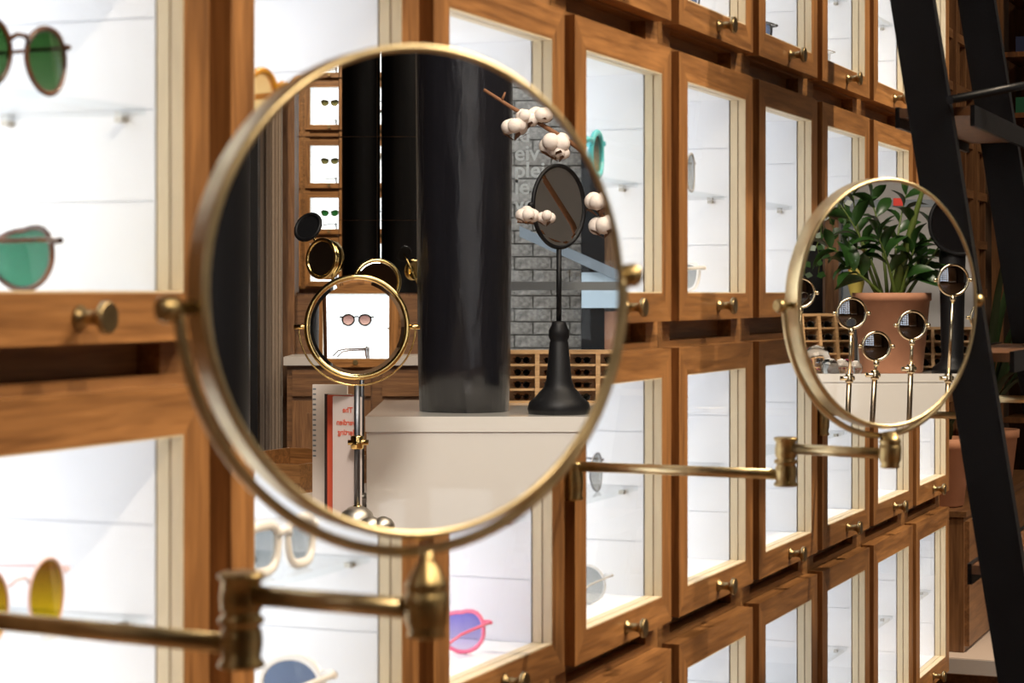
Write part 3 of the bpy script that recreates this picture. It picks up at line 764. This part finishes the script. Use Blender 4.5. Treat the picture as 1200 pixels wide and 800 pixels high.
# black cast stand mirror on the counter
bm_ = M1(655, 478, 5.12)
t = thing('stand_mirror', 'black iron stand mirror with oval looking glass on the cream counter', 'mirror', (bm_.x, bm_.y, CT))
zz = lambda py: (EYE - (py - 344) / F * 5.12) - CT
Rk = 48 / F * 5.12
ca = (0, 0, zz(242)); turn = math.radians(50)
nv = Vector((math.sin(turn), math.cos(turn), 0.0))
ring_mirror_parts(t, ca, Rk, .0052, iron, mirror_m, nv)
tv = Vector((math.cos(turn), -math.sin(turn), 0))
for s in (-1, 1): MB().ball(Vector(ca) + tv * (s * (Rk + .008)), .008).obj('pivot_knob', iron, t)
MB().tube([(0, 0, zz(292)), (0, 0, zz(378))], .0062, 12).obj('rod', iron, t)
prof = [(72, 480), (74, 476), (70, 468), (56, 462), (44, 455), (36, 451), (34, 447), (30, 442), (22, 398), (20, 396), (24, 392), (24, 384), (18, 378), (16, 374), (8, 373)]
MB().lathe([(.072, 0)] + [(w / 2 / F * 5.12, max(.004, zz(y) - .006)) for w, y in prof], 28).obj('base', iron, t)
# cotton stems leaning in from the right
def boll(t, c, r, m1=None):
    b = MB()
    for i in range(5):
        a = i * 2 * pi / 5 + random.random(); b.ball(Vector(c) + Vector((math.cos(a) * r * .5, math.sin(a) * r * .5, random.uniform(-.2, .3) * r)), r * .62, 10, 7)
    o = b.obj('boll', cotton_m, t)
    q = MB()
    for i in range(5):
        a = i * 2 * pi / 5; d = Vector((math.cos(a), math.sin(a), -.6)); q.add([Vector(c) + Vector((0, 0, -r * 1.05)), Vector(c) + d * r * .9 + Vector((-math.sin(a), math.cos(a), 0)) * r * .25, Vector(c) + d * r * 1.25 + Vector((0, 0, r * .35)), Vector(c) + d * r * .9 - Vector((-math.sin(a), math.cos(a), 0)) * r * .25], [(0, 1, 2, 3), (3, 2, 1, 0)])
    q.obj('bract', bract_m, o)
CZ = 4.98
vb = M1(772, 478, 5.3)
t = thing('vase', 'dark vase on the counter, just past the mirror rim', 'vase', (vb.x, vb.y, CT))
MB().lathe([(.03, 0), (.045, .03), (.05, .09), (.03, .16), (.022, .19), (.026, .20)], 24).obj('body', iron, t)
t = thing('cotton_stems', 'dried cotton branch with white bolls in front of the column', 'branch', (vb.x, vb.y, CT + .2))
def LC(px, py, Z=CZ): return M1(px, py, Z) - Vector(t.location)
def stem(pts, r): MB().tube(pts, [r * (1 - .5 * i / (len(pts) - 1)) for i in range(len(pts))], 7).obj('stem', twig_m, t)
stem([(0, 0, 0), LC(760, 260, 5.2), LC(715, 200, 5.1), LC(670, 168), LC(625, 140), LC(598, 125), LC(567, 105)], .008)
stem([LC(588, 118), LC(592, 108)], .004); stem([(0, 0, 0), LC(740, 290, 5.2), LC(708, 255), LC(690, 235)], .006)
stem([LC(640, 262, 5.3), LC(606, 260, 5.3)], .005)
for px, py, r in ((603, 150, 11), (618, 138, 10), (633, 133, 11), (650, 170, 13), (655, 178, 9), (702, 238, 12), (708, 262, 13), (618, 250, 10), (640, 255, 8)): boll(t, LC(px, py), r * 1.3 / F * CZ)
# second dried branch, added by the posts to imitate the first one's reflections
im = M1(470, 190, 13.2); ry = 2 * TY - im.y
t = thing('cotton_stems', 'added cotton branch imitating the first one reflected in the tiled mirror panes', 'branch', (im.x, ry, im.z))
MB().tube([(.10, 0, -1.2), (.08, 0, -.4), (.03, 0, 0), (-.02, 0, .12), (-.14, 0, .27)], .006, 7).obj('stem', twig_m, t)
MB().tube([(.08, 0, -.4), (.10, 0, 0), (.06, 0, .3)], .006, 7).obj('stem', twig_m, t)
for c in ((.0, .02, .0), (-.05, .02, .02), (.09, .02, .05), (.06, 0, -.1), (.08, 0, .3), (.09, 0, .18), (-.15, .02, .0), (.09, 0, -.3)): boll(t, c, .034)
t2 = thing('floor_vase', 'dark floor vase holding the added dried branch, out of the direct view', 'vase', (im.x + .10, ry, 0))
MB().lathe([(.06, 0), (.10, .1), (.09, .25), (.03, max(.3, im.z - 1.2))], 20).obj('body', iron, t2)
# racks of folded sunglasses
def rack(loc, rz, w, h, d, cols, rows, label, seed, word, tilt=0.0, gs=.62, turn=1.05):
    t = thing('display_rack', label, 'rack', loc, rot=(tilt, 0, rz)); rnd = random.Random(seed)
    MB().box(0, w, -d, -d + .006, 0, h).obj('back', pine, t)
    MB().box(0, w, -d, 0, h - .010, h).obj('top', pine, t)
    for c in range(cols + 1):
        x = w * c / cols; MB().box(max(0, x - .006), min(w, x + .006), -d + .006, .004, 0, h - .010).obj('upright', pine, t)
    for r in range(rows):
        z = (h - .01) * r / rows
        MB().box(.006, w - .006, -d + .006, 0, z, z + .006).obj('shelf', pine, t)
    bpy.context.view_layer.update()
    mw = t.matrix_world
    kinds = [(fm_black, ln_dark), (fm_tort, ln_dark), (fm_tort, ln_olive), (fm_black, ln_leaf), (fm_wire, ln_blue), (fm_pink, ln_dark)]
    for r in range(rows):
        for c in range(cols):
            z = (h - .01) * r / rows + .0065; fm, ln = kinds[rnd.randrange(4 if seed != 5 else 6)]
            p = mw @ Vector((w * (c + .5) / cols, -d * .5, z))
            g = sunglasses(p, rz + pi + turn, rnd.choice(['wayfarer', 'panto', 'round']), .0030, fm, ln, f'folded sunglasses on the {ORD[rows - 1 - r]} shelf down of the {word}, compartment {ORD[c]} along', f'sunglasses in the {word}', folded=True, scale=gs)
            g.rotation_euler[0] = tilt
    return t
rp = M1(594, 466, 5.62)
rack((rp.x, rp.y, CT), 0, .32, 62 / F * 5.62, .055, 4, 4, 'pale pine rack of folded sunglasses behind the black stand mirror', 3, 'long pine rack', gs=.34, turn=.3)
# the street window behind, its lettering and the facade across the street
WY = M1(650, 344, 8.95).y
x0 = M1(560, 344, 8.95).x; x1 = x0 + 1.5
mb = MB(); mb.box(-4, x0, WY - .1, WY, 0, CEIL); mb.box(x1, 9, WY - .1, WY, 0, CEIL); mb.box(x0, x1, WY - .1, WY, 0, .75); mb.box(x0, x1, WY - .1, WY, 3.2, CEIL)
struct(mb.obj('wall_opposite', grey_wall))
wn = struct(MB().box(x0, x1, WY - .05, WY - .044, .75, 3.2).obj('window_2', street_glass))
zb = EYE + (344 - 335) / F * 8.95
MB().box(x0, x1, WY - .07, WY - .02, zb - .018, zb + .018).obj('transom', slate_m, wn)
MB().box(x0, x0 + .05, WY - .08, WY - .01, .75, 3.2).obj('jamb', slate_m, wn); MB().box(x1 - .05, x1, WY - .08, WY - .01, .75, 3.2).obj('jamb', slate_m, wn)
for i, (s, y) in enumerate((('ld', 164), ('eiv', 186), ('plei', 206), ('ie', 226), ('ve', 247))):
    p = M1(603, y, 8.9); o = link('lettering', textmesh(s, .092, lettering), wn); 
    # reads from the mirror: written for the street, so it faces outwards
    o.rotation_euler = (pi / 2, 0, 0); o.location = (p.x, WY - .042, p.z)
FY = WY - 3.2
t = thing('street_facade', 'grey stone facade across the street beyond the lettered window', 'building', (x0 - 3, FY, 0))
MB().box(0, 9, -.2, -.02, 0, 7).obj('wall', mat('mortar', (.27, .25, .225), .9), t)
bk = [MB().box(.004, .206, -.02, random.uniform(.0, .006), .004, .070).mesh('brick', brick_m) for _ in range(4)]
cnt = 0
for r in range(34):
    for c in range(9):
        o = link('brick', bk[(r * 7 + c * 3) % 4], t); o.location = (2.75 + (c + (.5 if r % 2 else 0)) * .21, 0, .30 + r * .074); cnt += 1
t = thing('shop_front', 'dark and brown shop front across the street at the mirror right rim', 'building', (M1(684, 344, 11.7).x, FY + .05, 0))
MB().box(0, .13, 0, .08, 0, 2.6).obj('frame', iron, t); MB().box(.13, .9, 0, .05, 0, 1.1).obj('panel', terracotta, t)
MB().box(.0, .9, .02, .10, 1.12, 1.32).obj('blue_panel', bluepane, t); MB().box(.13, .9, 0, .05, 1.34, 2.4).obj('panel', oak_brown, t)
m = MB(); m.hexa([(-.35, .1, 1.52), (.5, .1, 1.14), (.5, .13, 1.14), (-.35, .13, 1.52)], [(-.35, .1, 1.58), (.5, .1, 1.20), (.5, .13, 1.20), (-.35, .13, 1.58)]); m.obj('handrail', slate_m, t)
struct(MB().box(-8, 14, WY - 8, WY - .1, -.12, -.02).obj('ground', mat('pavement', (.35, .34, .33), .9)))

# ------------------------------------------------------------------ what the small mirror shows: second counter, plant, rods
Z2 = 7.66
a = M2(905, 438, Z2); b = M2(1215, 438, Z2)
t = thing('counter', 'cream counter carrying the terracotta pot, seen in the small mirror', 'counter', (a.x, a.y, 0))
Wc = b.x - a.x
MB().box(0, Wc, -1.1, 0, CT - .03, CT).obj('counter_top', counter_m, t)
MB().box(.003, Wc - .003, -1.09, -.003, .08, CT - .03).obj('body', counter_m, t); MB().box(.04, Wc - .04, -1.05, -.05, 0, .08).obj('plinth', iron, t)
pc = M2(1045, 440, Z2 + .17); PZ = Z2 + .17
t = thing('potted_plant', 'glossy green leafy plant in a large terracotta pot on the counter', 'plant', (pc.x, pc.y, CT))
ph_ = (440 - 347) / F * PZ
MB().lathe([(.034 / F * 0 + 35 / F * PZ, 0), (36 / F * PZ, .004), (44 / F * PZ, ph_ - .03), (46 / F * PZ, ph_ - .028), (46 / F * PZ, ph_), (42 / F * PZ, ph_), (41 / F * PZ, ph_ - .02), (.001, ph_ - .02)], 36).obj('pot', terracotta, t)
MB().lathe([(40 / F * PZ, ph_ - .018), (.001, ph_ - .012)], 24, cap=False).obj('soil', soil, t)
def LP(px, py, Z): return M2(px, py, Z) - Vector(t.location)
lfA = [leaf_mesh('leaf', .105, .046, leaf_m), leaf_mesh('leaf', .085, .040, leaf_m), leaf_mesh('leaf', .12, .05, leaf_m)]
rnd = random.Random(11)
def zz_stalk(base, mid, tip, r, n, sgn=0):
    pts = []
    for i in range(11):
        s = i / 10; pts.append(base * (1 - s) ** 2 + mid * 2 * s * (1 - s) + tip * s * s)
    MB().tube(pts, [r * (1 - .75 * i / 10) for i in range(11)], 8).obj('stalk', stalk_m, t)
    for i in range(n):
        s = .30 + .70 * (i + .5) / n; p = base * (1 - s) ** 2 + mid * 2 * s * (1 - s) + tip * s * s
        d = ((mid - base) * (1 - s) + (tip - mid) * s).normalized()
        side = d.cross(Vector((0, 1, 0))).normalized() * (1 if i % 2 else -1)
        dirv = (side * 1.0 + d * .75 + Vector((0, rnd.uniform(-.5, .7), rnd.uniform(-.15, .25)))).normalized()
        o = link('leaf', lfA[rnd.randrange(3)], t); o.location = p
        q = dirv.to_track_quat('Y', 'Z'); o.rotation_mode = 'QUATERNION'; o.rotation_quaternion = q @ Matrix.Rotation(rnd.uniform(-.9, .9), 3, 'Y').to_quaternion()
    o = link('leaf', lfA[0], t); o.location = tip; o.rotation_mode = 'QUATERNION'; o.rotation_quaternion = (tip - mid).normalized().to_track_quat('Y', 'Z')
zz_stalk(LP(1048, 350, PZ), LP(1060, 290, PZ - .13), LP(1086, 208, PZ - .20), .025, 3)
for bx, mx, my, tx, ty, dz in ((1035, 1020, 290, 985, 240, .0), (1030, 1005, 300, 970, 290, -.08), (1040, 1035, 270, 1020, 232, .05), (1055, 1075, 300, 1098, 268, .06), (1060, 1085, 310, 1128, 250, -.03),
                               (1045, 1050, 270, 1062, 228, .1), (1038, 1010, 320, 990, 312, -.1), (1050, 1070, 320, 1085, 318, -.08), (1032, 1000, 270, 1000, 225, .08), (1050, 1040, 300, 1030, 280, -.12), (1055, 1062, 315, 1072, 290, -.1)):
    zz_stalk(LP(bx, 350, PZ + dz * .5), LP(mx, my, PZ + dz), LP(tx, ty, PZ + dz * 1.3), .0075, 7)
# gold rod mirrors
low2 = M2(1045, 500, 6.7)
t = thing('side_table', 'low table in front of the second counter holding gold rod mirrors', 'table', (low2.x, low2.y, 0))
MB().box(-.5, .5, -.36, .30, TT - .04, TT).obj('tabletop', white_stone, t)
for x in (-.46, .42):
    for y in (-.33, .24): MB().box(x, x + .04, y, y + .04, 0, TT - .04).obj('leg', oak_v, t)
def rod_mirror(px, py, r, ck, basepx, Z, label, fc=mirror_dark, tx=.0):
    c = M2(px, py, Z); bpt = M2(basepx, 500, Z)
    t = thing('rod_mirror', label, 'mirror', (bpt.x, bpt.y, TT), 0, 'gold rod mirrors on the low table')
    cl = c - Vector(t.location); R = r / F * Z
    ring_mirror_parts(t, cl, R, .0045, palegold, fc, (.09, 1, -.06), convex=.18)
    for s in (-1, 1): MB().ball(cl + Vector((s * (R + .008), 0, 0)), .007, 8, 6).obj('pivot_knob', palegold, t)
    zk = (EYE - (ck - 344) / F * Z) - TT
    top = Vector((cl.x, 0, cl.z - R)); knee = Vector((cl.x * zk / cl.z, 0, zk))
    MB().tube([knee, top], .0050, 10).obj('upper_rod', palegold, t)
    MB().lathe([(.008, 0), (.0095, .006), (.0095, .012), (.006, .016)], 12, Matrix.Translation(top - Vector((0, 0, .018)))).obj('collar', palegold, t)
    MB().tube([(0, 0, .01), knee], .0085, 10).obj('lower_rod', mat_rod, t)
    m = MB().lathe([(.012, -.014), (.013, -.01), (.013, .01), (.012, .014)], 14, Matrix.Translation(knee)); m.tube([knee + Vector((-.03, .004, 0)), knee + Vector((.016, .004, 0))], .007, 8); m.obj('clamp', palegold, t)
    MB().lathe([(.05, 0), (.048, .008), (.012, .014)], 20).obj('base', chrome, t)
mat_rod = mat('antique_bronze', (.34, .27, .19), .3, 1)
rod_mirror(998, 367, 17.5, 443, 992, 6.75, 'gold rod mirror with dark glass left of the terracotta pot')
rod_mirror(1027, 405.5, 16.5, 439, 1020, 6.62, 'lowest gold rod mirror in front of the pot')
rod_mirror(1069, 381, 16.5, 432, 1064, 6.70, 'gold rod mirror in front of the right side of the pot')
rod_mirror(1117, 328, 18, 443, 1107, 6.75, 'tallest gold rod mirror right of the terracotta pot')
rod_mirror(938, 343, 17, 443, 936, 6.95, 'gold rod mirror cut by the left rim of the small mirror')
rod_mirror(1154, 372, 17, 443, 1150, 6.85, 'gold rod mirror cut by the right rim of the small mirror')
# racks, crystal domes, bird, black disc stand, ivy
rp = M2(944, 425, Z2 + .30)
rack((rp.x, rp.y, CT + .012), -.28, 66 / F * 7.9, 66 / F * 7.9 * .98, .085, 3, 4, 'pale pine rack of red and dark sunglasses left of the pot', 5, 'left pine rack', tilt=.16, gs=.60, turn=1.0)
rp = M2(1070, 432, Z2 + .34)
rack((rp.x, rp.y, CT + .012), .16, 92 / F * 8.0, 48 / F * 8.0, .085, 4, 3, 'pale pine rack of dark sunglasses right of the pot', 9, 'right pine rack', tilt=.16, gs=.62, turn=1.0)
for px, r, Z, w in ((957, 17, Z2 + .12, 'largest clear crystal dome at the left end of the counter'), (972, 11, Z2 + .06, 'small clear crystal dome just right of the largest dome'), (986, 10, Z2 + .12, 'clear crystal dome second from the pot'), (1002, 9, Z2 + .08, 'clear crystal dome beside the pot')):
    p = M2(px, 436, Z); R = r / F * Z; hgt = R * (1.9 if r > 12 else 1.6)
    o = MB().lathe([(R * .75, 0), (R * .95, hgt * .2), (R, hgt * .45), (R * .85, hgt * .72), (R * .5, hgt * .93), (R * .02, hgt)], 24).obj('glass_dome', clear_dome); o.location = (p.x, p.y, CT + .0005); tag(o, w, 'dome', 'crystal domes on the counter')
yb = M2(1003, 345, PZ + .16)
t = thing('bird_figurine', 'yellow bird figurine with orange beak among the plant leaves', 'figurine', (yb.x, yb.y, CT))
zy = lambda py: EYE - (py - 344) / F * (PZ + .16) - CT
MB().lathe([(.008, zy(352)), (.022, zy(345)), (.032, zy(332)), (.031, zy(320)), (.026, zy(308)), (.016, zy(299)), (.002, zy(295))], 20).obj('body', yellow_m, t)
MB().tube([(-.028, .01, zy(316)), (-.020, .030, zy(309)), (0, .034, zy(310)), (.022, .024, zy(313))], .0045, 8).obj('beak', orange_m, t)
MB().tube([(0, 0, 0), (0, 0, zy(350))], .006, 8).obj('perch', steel, t)
dk = M2(1116, 436, Z2 + .10)
t = thing('stand_mirror', 'large round black mirror on a thick black stand at the counter end', 'mirror', (dk.x, dk.y, CT))
zd = lambda py: EYE - (py - 344) / F * (Z2 + .1) - CT
qx = lambda p: p / F * (Z2 + .1)
MB().lathe([(qx(24), 0), (qx(23), .02), (qx(15), .04), (qx(13), .06), (qx(14), zd(360)), (qx(15.5), zd(300)), (qx(12), zd(270))], 24).obj('stand', iron, t)
ring_mirror_parts(t, (qx(5), .055, zd(262)), qx(36), .008, iron, mat('black_glass', (.006, .006, .007), .12), (.05, 1, -.05))
MB().tube([(0, 0, zd(275)), (qx(5), .05, zd(262))], .012, 10).obj('neck', iron, t)
# grey beam with a red label, timber post, slate post, ivy
gp = M2(1000, 238, 9.2)
t = thing('ceiling_beam', 'grey pipe beam with a red label above the plant', 'beam', (gp.x, gp.y, gp.z))
MB().box(-.35, 1.1, -.03, 0, -.016, .016).obj('beam', slate_m, t)
lx = M2(1056, 236, 9.15).x - gp.x
MB().box(lx - .022, lx + .022, 0, .006, -.011, .022).obj('label', redlabel, t)
tag(MB().box(*vbox(M2, 967, 983, 9.3, .06, 0, CEIL)).obj('timber_post', oak_brown), 'brown timber post behind the trailing ivy', 'post')
tag(MB().box(*vbox(M2, 988, 1000, 9.35, .05, 0, CEIL)).obj('steel_post', slate_m), 'blue grey steel post right of the timber post', 'post')
tag(MB().box(*vbox(M2, 915, 967, 9.5, .06, 0, CEIL)).obj('dark_panel', postblk), 'dark panel at the left rim of the small mirror', 'panel')
iv = M2(965, 262, 8.6)
t = thing('hanging_ivy', 'trailing green ivy hanging left of the potted plant', 'plant', (iv.x, iv.y, iv.z + .1))
MB().lathe([(.04, 0), (.07, .04), (.075, .09)], 18, Matrix.Translation((0, 0, .02))).obj('pot', iron, t)
MB().tube([(0, 0, .1), (0, 0, CEIL - iv.z - .1)], .003, 6).obj('cord', iron, t)
mb = MB(); lv = MB()
for s in range(11):
    a = s * 2.4; x, y = .07 * math.cos(a), .05 * math.sin(a); L = random.uniform(.2, .42); pts = []
    for i in range(8): pts.append((x * (1 + .8 * i / 7) + random.uniform(-.012, .012), y * (1 + .5 * i / 7), .08 - L * i / 7))
    mb.tube(pts, .0022, 5)
    for p in pts:
        for q in range(2):
            d = Vector((random.uniform(-1, 1), random.uniform(-.3, 1), random.uniform(-1, .2))).normalized() * .036; u = d.cross(Vector((0, 1, .3))).normalized() * .014; c = Vector(p)
            lv.add([c, c + d * .5 + u, c + d, c + d * .5 - u], [(0, 1, 2, 3)], True)
mb.obj('vine', stalk_m, t); o = lv.obj('leaves', leaf_m, t); o['kind'] = 'stuff'
